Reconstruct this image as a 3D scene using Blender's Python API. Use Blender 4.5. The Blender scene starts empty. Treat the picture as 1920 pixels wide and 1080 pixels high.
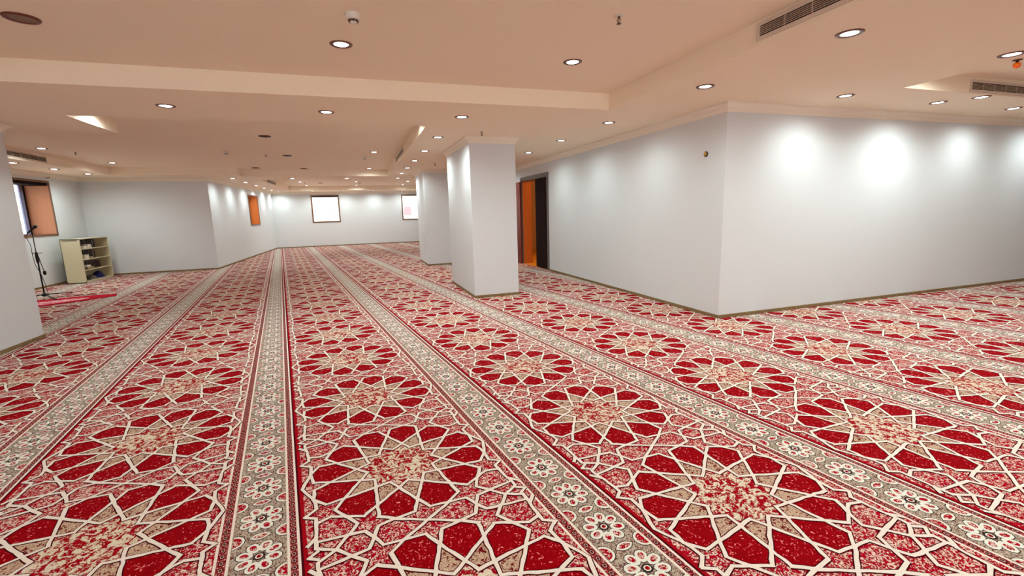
import bpy, math, random
from mathutils import Vector, Matrix
R = math.radians
random.seed(7)
S = bpy.context.scene
COL = S.collection

# ------------------------------------------------------------------ camera
F, PIT, ROL, YAW = 856.08, .166026, -.028939, .319504
hd = Vector((math.sin(YAW), math.cos(YAW), 0)); rt = Vector((math.cos(YAW), -math.sin(YAW), 0))
fw = hd * math.cos(PIT) + Vector((0, 0, -math.sin(PIT))); up = rt.cross(fw)
cr, sr = math.cos(ROL), math.sin(ROL)
r2 = cr * rt + sr * up; u2 = -sr * rt + cr * up
cd = bpy.data.cameras.new('camera'); co = bpy.data.objects.new('camera', cd); COL.objects.link(co)
cd.sensor_width = 36; cd.lens = F / 1920 * 36; cd.clip_start = .05; cd.clip_end = 300
m = Matrix((r2, u2, -fw)).transposed().to_4x4(); m.translation = Vector((0, 0, 1.5)); co.matrix_world = m
S.camera = co

# ------------------------------------------------------------------ world, sun, exposure
w = bpy.data.worlds.new('world'); S.world = w; w.use_nodes = True
bg = w.node_tree.nodes['Background']; bg.inputs[0].default_value = (.92, .97, 1, 1); bg.inputs[1].default_value = 6.5
def portal(x, y, z, sx, sy, rot):          # marks a window opening so that daylight is sampled through it
    pd = bpy.data.lights.new('daylight_portal', 'AREA'); pd.shape = 'RECTANGLE'; pd.size = sx; pd.size_y = sy; pd.cycles.is_portal = True
    po = bpy.data.objects.new('daylight_portal', pd); COL.objects.link(po); po.location = (x, y, z); po.rotation_euler = rot
NW = ((-5.8, -1.2), (.2, 4.2))               # unseen windows added behind the camera to brighten the hall, x ranges
for a, b_ in NW: portal((a + b_) / 2, -4.2, 1.75, b_ - a, 1.5, (R(90), 0, 0))
portal(-1.47, 25.8, 1.9, 1.3, 1.3, (R(-90), 0, 0)); portal(3.0, 25.8, 1.9, 1.3, 1.3, (R(-90), 0, 0))
portal(-7.9, 14.17, 1.9, 1.3, 1.3, (0, R(-90), 0)); portal(-4.6, 21.6, 1.85, 1.2, 1.5, (0, R(-90), 0))
S.view_settings.view_transform = 'Standard'; S.view_settings.look = 'None'
S.view_settings.exposure = 0.05; S.view_settings.gamma = 1
try: S.view_settings.use_curve_mapping = False
except Exception: pass
SPOT_W = 50.0
SPOT_C = (.86, 1.0, 1.0)

# ------------------------------------------------------------------ materials
def lin(c):
    return tuple(((x / 255) / 12.92 if x / 255 <= .04045 else ((x / 255 + .055) / 1.055) ** 2.4) for x in c) + (1,)
def mat(name, rgb, rough=.6, metal=0, spec=.5, noise=None, bump=0, bscale=200):
    """plain colour with a faint noise variation; rgb in sRGB 0..255"""
    m = bpy.data.materials.new(name); m.use_nodes = True; n = m.node_tree.nodes; l = m.node_tree.links
    b = n['Principled BSDF']; b.inputs['Roughness'].default_value = rough; b.inputs['Metallic'].default_value = metal
    b.inputs['Specular IOR Level'].default_value = spec
    tc = n.new('ShaderNodeTexCoord')
    nz = n.new('ShaderNodeTexNoise'); nz.inputs['Scale'].default_value = (noise or (30, 0))[0]; nz.inputs['Detail'].default_value = 4
    l.new(tc.outputs['Object'], nz.inputs['Vector'])
    mx = n.new('ShaderNodeMix'); mx.data_type = 'RGBA'
    k = (noise or (30, .04))[1]; c = lin(rgb)
    mx.inputs[6].default_value = tuple(x * (1 - k) for x in c[:3]) + (1,)
    mx.inputs[7].default_value = tuple(min(1, x * (1 + k)) for x in c[:3]) + (1,)
    l.new(nz.outputs['Fac'], mx.inputs[0]); l.new(mx.outputs[2], b.inputs['Base Color'])
    if bump:
        n2 = n.new('ShaderNodeTexNoise'); n2.inputs['Scale'].default_value = bscale; l.new(tc.outputs['Object'], n2.inputs['Vector'])
        bp = n.new('ShaderNodeBump'); bp.inputs['Strength'].default_value = bump; bp.inputs['Distance'].default_value = .002
        l.new(n2.outputs['Fac'], bp.inputs['Height']); l.new(bp.outputs[0], b.inputs['Normal'])
    return m
def emis(name, rgb, s):
    m = bpy.data.materials.new(name); m.use_nodes = True; n = m.node_tree.nodes; l = m.node_tree.links
    b = n['Principled BSDF']; b.inputs['Base Color'].default_value = (.8, .8, .8, 1)
    b.inputs['Emission Color'].default_value = tuple(rgb) + (1,); b.inputs['Emission Strength'].default_value = s
    return m
def mottled(name, stops, scale=55, dist=1.2, fine=190, dark=.0, stretch=1.0, rough=.95):
    """woven, blotchy pile colour: ramp over distorted noise plus a finer speckle"""
    m = bpy.data.materials.new(name); m.use_nodes = True; n = m.node_tree.nodes; l = m.node_tree.links
    b = n['Principled BSDF']; b.inputs['Roughness'].default_value = rough; b.inputs['Specular IOR Level'].default_value = .04
    tc = n.new('ShaderNodeTexCoord'); mp = n.new('ShaderNodeMapping'); mp.inputs['Rotation'].default_value = (0, 0, -.1416)
    mp.inputs['Scale'].default_value = (1, stretch, 1)
    l.new(tc.outputs['Object'], mp.inputs['Vector'])
    a = n.new('ShaderNodeTexNoise'); a.inputs['Scale'].default_value = scale; a.inputs['Detail'].default_value = 3
    a.inputs['Roughness'].default_value = .62; a.inputs['Distortion'].default_value = dist
    f = n.new('ShaderNodeTexNoise'); f.inputs['Scale'].default_value = fine; f.inputs['Detail'].default_value = 2
    l.new(mp.outputs[0], a.inputs['Vector']); l.new(mp.outputs[0], f.inputs['Vector'])
    mx = n.new('ShaderNodeMix'); mx.data_type = 'FLOAT'; mx.inputs[0].default_value = .28
    l.new(a.outputs['Fac'], mx.inputs[2]); l.new(f.outputs['Fac'], mx.inputs[3])
    r = n.new('ShaderNodeValToRGB'); e = r.color_ramp.elements
    while len(e) > 1: e.remove(e[-1])
    e[0].position = stops[0][0]; e[0].color = lin(stops[0][1])
    for p, c in stops[1:]:
        q = e.new(p); q.color = lin(c)
    l.new(mx.outputs[0], r.inputs[0]); l.new(r.outputs[0], b.inputs['Base Color'])
    bp = n.new('ShaderNodeBump'); bp.inputs['Strength'].default_value = .5; bp.inputs['Distance'].default_value = .003
    l.new(f.outputs['Fac'], bp.inputs['Height']); l.new(bp.outputs[0], b.inputs['Normal'])
    return m
def wood(name, c1, c2, rough=.4, axis=2, scale=6):
    m = bpy.data.materials.new(name); m.use_nodes = True; n = m.node_tree.nodes; l = m.node_tree.links
    b = n['Principled BSDF']; b.inputs['Roughness'].default_value = rough; b.inputs['Specular IOR Level'].default_value = .12 if rough > .8 else .5
    tc = n.new('ShaderNodeTexCoord'); mp = n.new('ShaderNodeMapping')
    sc = [14, 14, 14]; sc[axis] = 1.2; mp.inputs['Scale'].default_value = sc
    nz = n.new('ShaderNodeTexNoise'); nz.inputs['Scale'].default_value = scale * .5; nz.inputs['Detail'].default_value = 6; nz.inputs['Distortion'].default_value = .6
    l.new(tc.outputs['Object'], mp.inputs[0]); l.new(mp.outputs[0], nz.inputs['Vector'])
    mx = n.new('ShaderNodeMix'); mx.data_type = 'RGBA'; mx.inputs[6].default_value = lin(c1); mx.inputs[7].default_value = lin(c2)
    l.new(nz.outputs['Fac'], mx.inputs[0]); l.new(mx.outputs[2], b.inputs['Base Color'])
    return m

M = {}
M['wall'] = mat('wall_paint', (216, 217, 217), .75, noise=(3, .012), spec=.25)
M['ceiling'] = mat('ceiling_paint', (248, 230, 206), .9, noise=(2, .012), spec=.1)
M['crown'] = mat('crown_plaster', (240, 228, 210), .75)
M['base'] = mottled('skirting_stone', [(0, (84, 66, 44)), (.45, (120, 98, 66)), (.6, (150, 124, 90))], 60, .5, 160, rough=.6)
M['screed'] = mat('screed', (120, 105, 90), .9)
M['bronze'] = mat('bronze_ring', (120, 84, 66), .35, .8)
M['white_plastic'] = mat('white_plastic', (225, 215, 200), .4)
M['grille'] = mat('dark_grille', (74, 62, 52), .6)
M['brown_ring'] = mat('brown_ring', (104, 48, 26), .4, .2)
M['vent'] = mat('vent_paint', (214, 196, 178), .5)
M['slat'] = mat('vent_slat', (196, 172, 150), .5)
M['black'] = mat('black_void', (16, 13, 11), .9)
M['blackmetal'] = mat('black_metal', (20, 19, 20), .4, .4)
M['chrome'] = mat('chrome', (150, 145, 140), .25, 1)
M['copper'] = mat('sprinkler_brass', (92, 66, 46), .35, .8)
M['orange'] = mat('orange_cap', (255, 110, 10), .4)
M['brass'] = mat('brass', (214, 168, 70), .3, .7)
M['locker'] = mat('cream_locker_paint', (212, 201, 165), .4)
M['wood_o'] = wood('orange_wood', (176, 84, 22), (205, 112, 40))
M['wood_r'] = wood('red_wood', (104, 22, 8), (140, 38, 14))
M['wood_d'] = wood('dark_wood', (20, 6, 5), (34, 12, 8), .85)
M['wood_f'] = wood('frame_wood', (92, 60, 30), (126, 84, 46))
M['reveal'] = wood('window_reveal_wood', (168, 112, 78), (184, 126, 90), .7)
M['reveal_o'] = wood('window_reveal_orange', (190, 96, 24), (212, 116, 38), .6)
M['casing_grey'] = mat('grey_brown_casing', (98, 86, 82), .4)
M['alum'] = mat('grey_blue_aluminium', (126, 136, 170), .45)
M['tile_o'] = mottled('amber_floor_tile', [(0, (150, 84, 20)), (.5, (200, 130, 40)), (.7, (230, 170, 70))], 14, .4, 60, rough=.4)
M['corr'] = mat('corridor_wall', (196, 150, 96), .8)
M['emit'] = emis('lit_lamp', (.97, 1, 1), 14)
M['warm'] = emis('warm_bulb', (1, .7, .35), 8)
M['ext_white'] = mat('pale_facade', (250, 248, 244), .9)
M['ext_pink'] = mat('pink_facade', (214, 170, 160), .9)
M['ext_grey'] = mat('grey_shutter', (146, 142, 142), .9)
M['ext_rose'] = mat('rose_render', (158, 126, 128), .9)
M['ext_brown'] = mat('brown_facade', (150, 100, 70), .9)
M['ext_ground'] = mat('street_paving', (190, 180, 168), .9)
g = bpy.data.materials.new('window_glass'); g.use_nodes = True; gb = g.node_tree.nodes['Principled BSDF']
gb.inputs['Transmission Weight'].default_value = 1; gb.inputs['Roughness'].default_value = 0; gb.inputs['IOR'].default_value = 1.01
M['glass'] = g
# carpet pile colours
RED, DRED, CRM = (178, 4, 20), (92, 4, 16), (236, 212, 196)
M['c_panel'] = mottled('pile_mottled_red_cream', [(0, (140, 0, 18)), (.43, (178, 4, 34)), (.495, (150, 2, 26)), (.515, (92, 2, 16)), (.532, (230, 188, 172)), (.61, (240, 218, 200)), (.635, (130, 4, 22))], 44, 1.6, 140)
M['c_centre'] = mottled('pile_mottled_cream_centre', [(0, (130, 2, 16)), (.455, (160, 6, 26)), (.49, (146, 34, 38)), (.508, (206, 182, 154)), (.575, (232, 222, 200)), (.62, (204, 182, 154))], 20, 1.6, 130)
M['c_kite'] = mottled('pile_tan_kite', [(0, (84, 10, 14)), (.45, (112, 16, 22)), (.485, (204, 174, 146)), (.54, (224, 200, 170)), (.555, (100, 16, 22)), (.595, (206, 176, 148))], 44, 1.2, 170)
M['c_petal'] = mottled('pile_deep_red', [(0, (104, 0, 6)), (.45, (138, 0, 10)), (.585, (156, 0, 14)), (.605, (206, 60, 66)), (.63, (238, 160, 152))], 28, 2.2, 110)
M['c_line'] = mottled('pile_cream_line', [(0, (220, 200, 186)), (.6, (240, 228, 214))], 90, .5, 260)
M['c_dark'] = mottled('pile_dark_outline', [(0, (36, 2, 6)), (.6, (80, 4, 16))], 90, .5, 260)
M['c_band'] = mottled('pile_grey_cream_band', [(0, (70, 34, 32)), (.45, (110, 62, 56)), (.49, (186, 168, 148)), (.55, (210, 202, 180)), (.58, (96, 66, 58))], 64, 1.4, 200)
M['c_ring'] = mottled('pile_pale_ring', [(0, (206, 206, 192)), (.6, (236, 234, 220))], 90, .5, 260)
M['c_ink'] = mottled('pile_dark_green_outline', [(0, (30, 22, 20)), (.6, (64, 44, 40))], 90, .5, 260)
M['c_border'] = mottled('pile_dark_border', [(0, (70, 6, 14)), (.46, (120, 16, 28)), (.52, (146, 50, 52)), (.6, (206, 130, 120))], 90, 1.0, 300)
M['c_redline'] = mottled('pile_red_line', [(0, (120, 2, 12)), (.6, (168, 8, 24))], 60, .5, 200)
M['c_dot'] = mottled('pile_pink_motif', [(0, (200, 130, 124)), (.6, (232, 180, 168))], 90, .5, 260)
CN = ['c_panel', 'c_centre', 'c_kite', 'c_petal', 'c_line', 'c_dark', 'c_band', 'c_ring', 'c_ink', 'c_border', 'c_redline', 'c_dot']
CI = {n: i for i, n in enumerate(CN)}

# ------------------------------------------------------------------ helpers
class MB:
    def __init__(s): s.v = []; s.f = []; s.mi = []; s.sm = []
    def add(s, vs, fs, mi=0, sm=False):
        o = len(s.v); s.v += [tuple(v) for v in vs]; s.f += [tuple(i + o for i in f) for f in fs]; s.mi += [mi] * len(fs); s.sm += [sm] * len(fs); return s
    def box(s, a, b, mi=0, mtx=None):
        x0, y0, z0 = [min(p, q) for p, q in zip(a, b)]; x1, y1, z1 = [max(p, q) for p, q in zip(a, b)]
        vs = [Vector(p) for p in ((x0, y0, z0), (x1, y0, z0), (x1, y1, z0), (x0, y1, z0), (x0, y0, z1), (x1, y0, z1), (x1, y1, z1), (x0, y1, z1))]
        if mtx: vs = [mtx @ v for v in vs]
        return s.add(vs, [(0, 3, 2, 1), (4, 5, 6, 7), (0, 1, 5, 4), (1, 2, 6, 5), (2, 3, 7, 6), (3, 0, 4, 7)], mi)
    def prism(s, poly, z0, z1, mi=0):
        n = len(poly); vs = [(x, y, z0) for x, y in poly] + [(x, y, z1) for x, y in poly]
        return s.add(vs, [tuple(range(n))[::-1], tuple(range(n, 2 * n))] + [(i, (i + 1) % n, n + (i + 1) % n, n + i) for i in range(n)], mi)
    def lathe(s, prof, seg=24, mi=0, mtx=None, sm=True, cap=True):
        vs = []; fs = []
        for (r, z) in prof:
            for k in range(seg):
                a = 2 * math.pi * k / seg; v = Vector((r * math.cos(a), r * math.sin(a), z)); vs.append(mtx @ v if mtx else v)
        for i in range(len(prof) - 1):
            for k in range(seg):
                k2 = (k + 1) % seg; fs.append((i * seg + k, i * seg + k2, (i + 1) * seg + k2, (i + 1) * seg + k))
        if cap:
            fs.append(tuple(range(seg))[::-1]); fs.append(tuple((len(prof) - 1) * seg + k for k in range(seg)))
        return s.add(vs, fs, mi, sm)
    def tube(s, pts, r, seg=8, mi=0, taper=None):
        pts = [Vector(p) for p in pts]; vs = []; fs = []; n = len(pts)
        for i, p in enumerate(pts):
            d = (pts[min(i + 1, n - 1)] - pts[max(i - 1, 0)]).normalized()
            a = d.cross(Vector((0, 0, 1)) if abs(d.z) < .9 else Vector((1, 0, 0))).normalized(); b = d.cross(a)
            rr = r if taper is None else r + (taper - r) * i / (n - 1)
            for k in range(seg):
                t = 2 * math.pi * k / seg; vs.append(p + a * rr * math.cos(t) + b * rr * math.sin(t))
        for i in range(n - 1):
            for k in range(seg):
                k2 = (k + 1) % seg; fs.append((i * seg + k, i * seg + k2, (i + 1) * seg + k2, (i + 1) * seg + k))
        fs.append(tuple(range(seg))[::-1]); fs.append(tuple((n - 1) * seg + k for k in range(seg)))
        return s.add(vs, fs, mi, True)
    def build(s, name, mats, parent=None, bevel=0, label=None):
        me = bpy.data.meshes.new(name); me.from_pydata(s.v, [], s.f); me.update()
        for m_ in (mats if isinstance(mats, (list, tuple)) else [mats]): me.materials.append(m_)
        me.polygons.foreach_set('material_index', s.mi); me.polygons.foreach_set('use_smooth', s.sm)
        o = bpy.data.objects.new(name, me); COL.objects.link(o)
        if parent: o.parent = parent
        if bevel:
            b = o.modifiers.new('bevel', 'BEVEL'); b.width = bevel; b.segments = 2; b.limit_method = 'ANGLE'
        if label: o['label'] = label
        return o
def tag(o, label=None, cat=None, group=None, kind=None):
    if label: o['label'] = label
    if cat: o['category'] = cat
    if group: o['group'] = group
    if kind: o['kind'] = kind
    return o
def empty(name, loc=(0, 0, 0), rz=0, **k):
    o = bpy.data.objects.new(name, None); COL.objects.link(o); o.location = loc; o.rotation_euler = (0, 0, rz); o.empty_display_size = .1
    return tag(o, **k)
def copy_tree(o, parent=None):
    c = o.copy(); COL.objects.link(c); c.parent = parent
    for ch in list(o.children): copy_tree(ch, c)
    return c

# ------------------------------------------------------------------ room dimensions
ZS, ZT = 2.76, 2.96            # lower soffit, tray ceiling
XA, YB_ = 4.50, 4.813          # wall A (faces the hall), wall B (long right wall)
XL, YAL, YF = -7.28, 16.20, 25.50
XR, YN = 13.0, -4.0
P1 = (1.88, 7.77, 2.70, 9.80); P2 = (1.88, 13.42, 2.70, 15.20); P3 = (-5.75, 5.30, -4.13, 7.70)
LW = ((-4.17, 16.20), (-3.90, 25.50))   # slightly splayed far left wall

# ------------------------------------------------------------------ floor
fl = MB(); fl.box((XL - .5, YN - .5, -.2), (XR + .5, YF + .5, -.012)); tag(fl.build('floor', M['screed']), kind='structure')

# ------------------------------------------------------------------ carpet (pattern modelled as layers of pile)
YC = -.141648; cc_, sc_ = math.cos(YC), math.sin(YC)
def c2w(u, v): return (u * cc_ + v * sc_, -u * sc_ + v * cc_)
def w2c(x, y): return (x * cc_ - y * sc_, x * sc_ + y * cc_)
rects = []
def rc(x0, y0, x1, y1): rects.append([(x0, y0), (x1, y0), (x1, y1), (x0, y1)])
rc(XL, YN, XA, 5.30); rc(XL, 5.30, P3[0], 7.70); rc(P3[2], 5.30, XA, 7.70); rc(XL, 7.70, XA, P1[1])
rc(XL, P1[1], P1[0], P1[3]); rc(P1[2], P1[1], XA, P1[3]); rc(XL, P1[3], XA, P2[1])
rc(XL, P2[1], P2[0], P2[3]); rc(P2[2], P2[1], XA, P2[3]); rc(XL, P2[3], XA, YAL); rc(XA, YN, XR, YB_)
rects.append([LW[0], (XA, YAL), (XA, YF), LW[1]])
RB = [(min(p[0] for p in q), min(p[1] for p in q), max(p[0] for p in q), max(p[1] for p in q)) for q in rects]
def inside(poly, q):
    n = len(q)
    for i in range(n):
        ax, ay = q[i]; bx, by = q[(i + 1) % n]; ex, ey = bx - ax, by - ay
        for (x, y) in poly:
            if ex * (y - ay) - ey * (x - ax) < -1e-7: return False
    return True
def clip(poly, q):
    n = len(q)
    for i in range(n):
        ax, ay = q[i]; bx, by = q[(i + 1) % n]; ex, ey = bx - ax, by - ay
        out = []; k = len(poly)
        if k < 3: return []
        for j in range(k):
            p, r_ = poly[j], poly[(j + 1) % k]
            dp = ex * (p[1] - ay) - ey * (p[0] - ax); dr = ex * (r_[1] - ay) - ey * (r_[0] - ax)
            if dp >= 0: out.append(p)
            if (dp > 0 > dr) or (dp < 0 < dr):
                t = dp / (dp - dr); out.append((p[0] + (r_[0] - p[0]) * t, p[1] + (r_[1] - p[1]) * t))
        poly = out
    return poly if len(poly) > 2 else []
CV, CF, CM_ = [], [], []
def emit(poly, z, mi):
    o = len(CV); CV.extend((x, y, z) for x, y in poly); CF.append(tuple(range(o, o + len(poly)))); CM_.append(mi)
def put(poly, z, mi):
    x0 = min(p[0] for p in poly); x1 = max(p[0] for p in poly); y0 = min(p[1] for p in poly); y1 = max(p[1] for p in poly)
    for q, b in zip(rects, RB):
        if x1 < b[0] or x0 > b[2] or y1 < b[1] or y0 > b[3]: continue
        if inside(poly, q): emit(poly, z, mi); return
        c = clip(poly, q)
        if c: emit(c, z, mi)
PU, PV = 1.473, 1.175
U0, V0 = -.235, 2.625
# zones across one roll, u measured from the middle of the grey band
zones = [(-.180, -.168, 'c_line'), (-.168, -.130, 'c_border'), (-.130, -.118, 'c_line'), (-.118, .114, 'c_band'), (.114, .126, 'c_line'),
         (.126, .157, 'c_border'), (.157, .169, 'c_line'), (.169, .180, 'c_dark'), (.180, .198, 'c_redline'), (.198, PU - .180, 'c_panel')]
for k in range(-9, 10):
    for a, b, n_ in zones:
        for j in range(-8, 30):
            ua, ub = U0 + k * PU + a, U0 + k * PU + b
            poly = [c2w(ua, j), c2w(ub, j), c2w(ub, j + 1), c2w(ua, j + 1)]
            put(poly, 0, CI[n_])
tile = []                                   # (points, z, material) in roll coordinates
rnd = random.Random(3)
def tline(pts, wd, z, mi, ext=.0, jit=.0016):
    for i in range(len(pts) - 1):
        (x0, y0), (x1, y1) = pts[i], pts[i + 1]
        L = math.hypot(x1 - x0, y1 - y0); dx, dy = (x1 - x0) / L, (y1 - y0) / L
        n = max(1, int(L / .035)); prev = None
        for s_ in range(n + 1):
            t = -ext + (L + 2 * ext) * s_ / n
            j = (math.sin(97 * (x0 + dx * t) + 61 * (y0 + dy * t) + i) + math.sin(211 * (y0 + dy * t) - 45 * (x0 + dx * t))) * jit
            h = wd / 2 * (1 + .14 * math.sin(150 * (x0 + dx * t) + 190 * (y0 + dy * t)))
            cx, cy = x0 + dx * t - dy * j, y0 + dy * t + dx * j
            cur = ((cx - dy * h, cy + dx * h), (cx + dy * h, cy - dx * h))
            if prev: tile.append(([prev[1], cur[1], cur[0], prev[0]], z + 8e-6 * (i % 3), mi))
            prev = cur
def ell(cx, cy, rx, ry, ang, z, mi, n=10, egg=0, a0=0, a1=2 * math.pi):
    ca, sa = math.cos(ang), math.sin(ang); pts = []
    full = abs(a1 - a0 - 2 * math.pi) < 1e-6
    for k in range(n if full else n + 1):
        t = a0 + (a1 - a0) * k / n; x = rx * math.cos(t); y = ry * math.sin(t) * (1 + egg * math.cos(t))
        pts.append((cx + x * ca - y * sa, cy + x * sa + y * ca))
    tile.append((pts, z, mi))
PC = .744                                    # rosette centre, measured from the band centre
def P(r, a): a = R(a); return (PC + r * math.cos(a), r * math.sin(a))
ell(PC, 0, .215, .215, 0, .0002, CI['c_centre'], 14)
segs = []
for k in range(12):
    a = 30 * k
    tile.append(([P(.195, a), P(.252, a + 15), P(.39, a), P(.252, a - 15)], .0004, CI['c_kite']))
    b = a + 15
    tile.append(([P(.258, b), P(.392, b + 14), P(.492, b + 10), P(.517, b), P(.492, b - 10), P(.392, b - 14)], .0005, CI['c_petal']))
    segs.append([P(.195, a), P(.492, a + 34.6)]); segs.append([P(.195, a), P(.492, a - 34.6)])
Q = [[(.216, .442), (.139, .503), (0, .5875)], [(.041, .492), (.139, .503), (.229, .514), (.258, .5875)],
     [(.406, .278), (.360, .362), (.314, .448), (.43, .5875)], [(.275, .408), (.360, .362), (.429, .329), (.493, .350)],
     [(.292, .523), (.258, .5875)], [(.292, .523), (.372, .511), (.5, .494)],
     [(.446, .207), (.500, .130), (.548, 0)], [(.488, .047), (.497, .130), (.489, .226), (.546, .272), (.497, .307), (.5, .394), (.512, .54), (.43, .5875)],
     [(.505, .455), (.546, .505)], [(.506, .560), (.546, .5875)]]
for pl in Q:
    for sx in (1, -1):
        for sy in (1, -1): segs.append([(PC + sx * x, sy * y) for x, y in pl])
for _i, s_ in enumerate(segs): tline(s_, .029, .0006 + 2e-5 * _i, CI['c_dark'], .004)
for _i, s_ in enumerate(segs): tline(s_, .0180, .0022 + 2e-5 * _i, CI['c_line'], .005)
# grey band rosettes, half rounds, leaves
PB = PV / 4
for j in range(4):
    v = -.165 + j * PB
    for k in range(8):
        a = R(22.5 + 45 * k); cx, cy = .064 * math.cos(a), v + .070 * math.sin(a)
        ell(cx, cy, .0410, .0305, a, .0004 + 2e-5 * k, CI['c_ink'], 10, .15)
        ell(cx, cy, .0368, .0272, a, .0007 + 2e-5 * k, CI['c_ring'], 10, .15)
        ell(cx + .002 * math.cos(a), cy + .002 * math.sin(a), .0215, .0145, a, .0010 + 2e-5 * k, CI['c_panel'], 9, .15)
    ell(0, v, .026, .026, 0, .0003, CI['c_ink'], 10); ell(0, v, .017, .017, 0, .0011, CI['c_ring'], 8); ell(0, v, .011, .011, 0, .0013, CI['c_petal'], 8)
    v2 = v + PB / 2
    for sgn in (1, -1):
        for (ra, rb, z, mi) in ((.058, .052, .0012, 'c_ink'), (.054, .048, .0014, 'c_ring'), (.042, .036, .0016, 'c_panel')):
            ell(sgn * .113, v2, ra * .9, rb, 0 if sgn < 0 else math.pi, z, CI[mi], 8, 0, -math.pi / 2, math.pi / 2)
    for (ra, rb, z, mi) in ((.052, .028, .0012, 'c_ink'), (.047, .024, .0014, 'c_ring'), (.034, .0145, .0016, 'c_panel')):
        tile.append(([(-ra, v2), (-ra * .5, v2 - rb * .8), (0, v2 - rb), (ra * .5, v2 - rb * .8), (ra, v2), (ra * .5, v2 + rb * .8), (0, v2 + rb), (-ra * .5, v2 + rb * .8)], z, CI[mi]))
for uc in (-.149, .1415):
    n = 26
    for j in range(n):
        v = (j + .5) * PV / n
        ell(uc, v, .0135, .0175, 0, .0003, CI['c_dark'], 6); ell(uc, v, .0095, .0125, 0, .0005, CI['c_dot'], 5); ell(uc, v, .0065, .009, 0, .0007, CI['c_ink'], 5)
        ell(uc + .012, v + PV / n / 2, .004, .004, 0, .0005, CI['c_dot'], 4); ell(uc - .012, v + PV / n / 2, .004, .004, 0, .0005, CI['c_dot'], 4)
tb = (-.18, -.66, PU - .18, 1.05)
for k in range(-9, 10):
    for j in range(-5, 22):
        ou, ov = U0 + k * PU, V0 + j * PV
        cs = [c2w(ou + a, ov + b) for a, b in ((tb[0], tb[1]), (tb[2], tb[1]), (tb[2], tb[3]), (tb[0], tb[3]))]
        x0 = min(p[0] for p in cs); x1 = max(p[0] for p in cs); y0 = min(p[1] for p in cs); y1 = max(p[1] for p in cs)
        if y1 < -1.6 or (y1 < 1 and (x1 < -4 or x0 > 8)): continue
        hit = [i for i, b in enumerate(RB) if not (x1 < b[0] or x0 > b[2] or y1 < b[1] or y0 > b[3])]
        if not hit: continue
        full = any(inside(cs, rects[i]) for i in hit)
        for pts, z, mi in tile:
            poly = [c2w(ou + a, ov + b) for a, b in pts]
            if full: emit(poly, z, mi)
            else: put(poly, z, mi)
me = bpy.data.meshes.new('carpet'); me.from_pydata(CV, [], CF)
for n_ in CN: me.materials.append(M[n_])
me.polygons.foreach_set('material_index', CM_); me.update()
car = bpy.data.objects.new('carpet', me); COL.objects.link(car)
tag(car, 'wall-to-wall red and cream prayer hall carpet with star rosettes and grey stripe bands', 'carpet')

# ------------------------------------------------------------------ walls
def wall(name, boxes):
    b = MB()
    for a, c in boxes: b.box(a, c)
    return tag(b.build(name, M['wall']), kind='structure')
T = .42; ZW = 3.2; ZB = -.012
W1 = (13.49, 14.85, 1.228, 2.582)     # window in left wall: y0,y1,z0,z1
W2 = (20.80, 22.42, 1.235, 2.47)      # window in far left wall (y)
W3 = (-2.14, -.798, 1.217, 2.595); W4 = (2.33, 3.67, 1.217, 2.56)   # windows in far wall (x)
DR = (10.62, 12.45, 2.36)             # doorway in wall A
TL = .56
wall('wall_left', [((XL - TL, YN, ZB), (XL, W1[0], ZW)), ((XL - TL, W1[1], ZB), (XL, YAL + T, ZW)), ((XL - TL, W1[0], ZB), (XL, W1[1], W1[2])), ((XL - TL, W1[0], W1[3]), (XL, W1[1], ZW))])
wall('wall_alcove', [((XL, YAL, ZB), (LW[0][0] - T, YAL + T, ZW))])
# splayed far-left wall, as prisms around its window
def lx(y): return LW[0][0] + (LW[1][0] - LW[0][0]) * (y - LW[0][1]) / (LW[1][1] - LW[0][1])
b = MB()
for y0, y1, z0, z1 in ((YAL, W2[0], ZB, ZW), (W2[1], YF, ZB, ZW), (W2[0], W2[1], ZB, W2[2]), (W2[0], W2[1], W2[3], ZW)):
    b.prism([(lx(y0) - T, y0), (lx(y0), y0), (lx(y1), y1), (lx(y1) - T, y1)], z0, z1)
tag(b.build('wall_far_left', M['wall']), kind='structure')
wall('wall_back', [((-4.5, YF, ZB), (W3[0], YF + T, ZW)), ((W3[1], YF, ZB), (W4[0], YF + T, ZW)), ((W4[1], YF, ZB), (XA + T, YF + T, ZW)),
                   ((W3[0], YF, ZB), (W3[1], YF + T, W3[2])), ((W3[0], YF, W3[3]), (W3[1], YF + T, ZW)), ((W4[0], YF, ZB), (W4[1], YF + T, W4[2])), ((W4[0], YF, W4[3]), (W4[1], YF + T, ZW))])
TA = .25
wall('wall_inner_right', [((XA, YB_, ZB), (XA + TA, DR[0], ZW)), ((XA, DR[1], ZB), (XA + TA, YF, ZW)), ((XA, DR[0], DR[2]), (XA + TA, DR[1], ZW))])
wall('wall_front_right', [((XA + TA, YB_, ZB), (XR + T, YB_ + T, ZW))])
wall('wall_right', [((XR, YN, ZB), (XR + T, YB_, ZW))])
wall('wall_near', [((XL - T, YN - T, ZB), (XR + T, YN, 1.0)), ((XL - T, YN - T, 2.5), (XR + T, YN, ZW)), ((XL - T, YN - T, 1.0), (NW[0][0], YN, 2.5)), ((NW[0][1], YN - T, 1.0), (NW[1][0], YN, 2.5)), ((NW[1][1], YN - T, 1.0), (XR + T, YN, 2.5))])  # both openings are added for extra daylight, never in view

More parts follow.
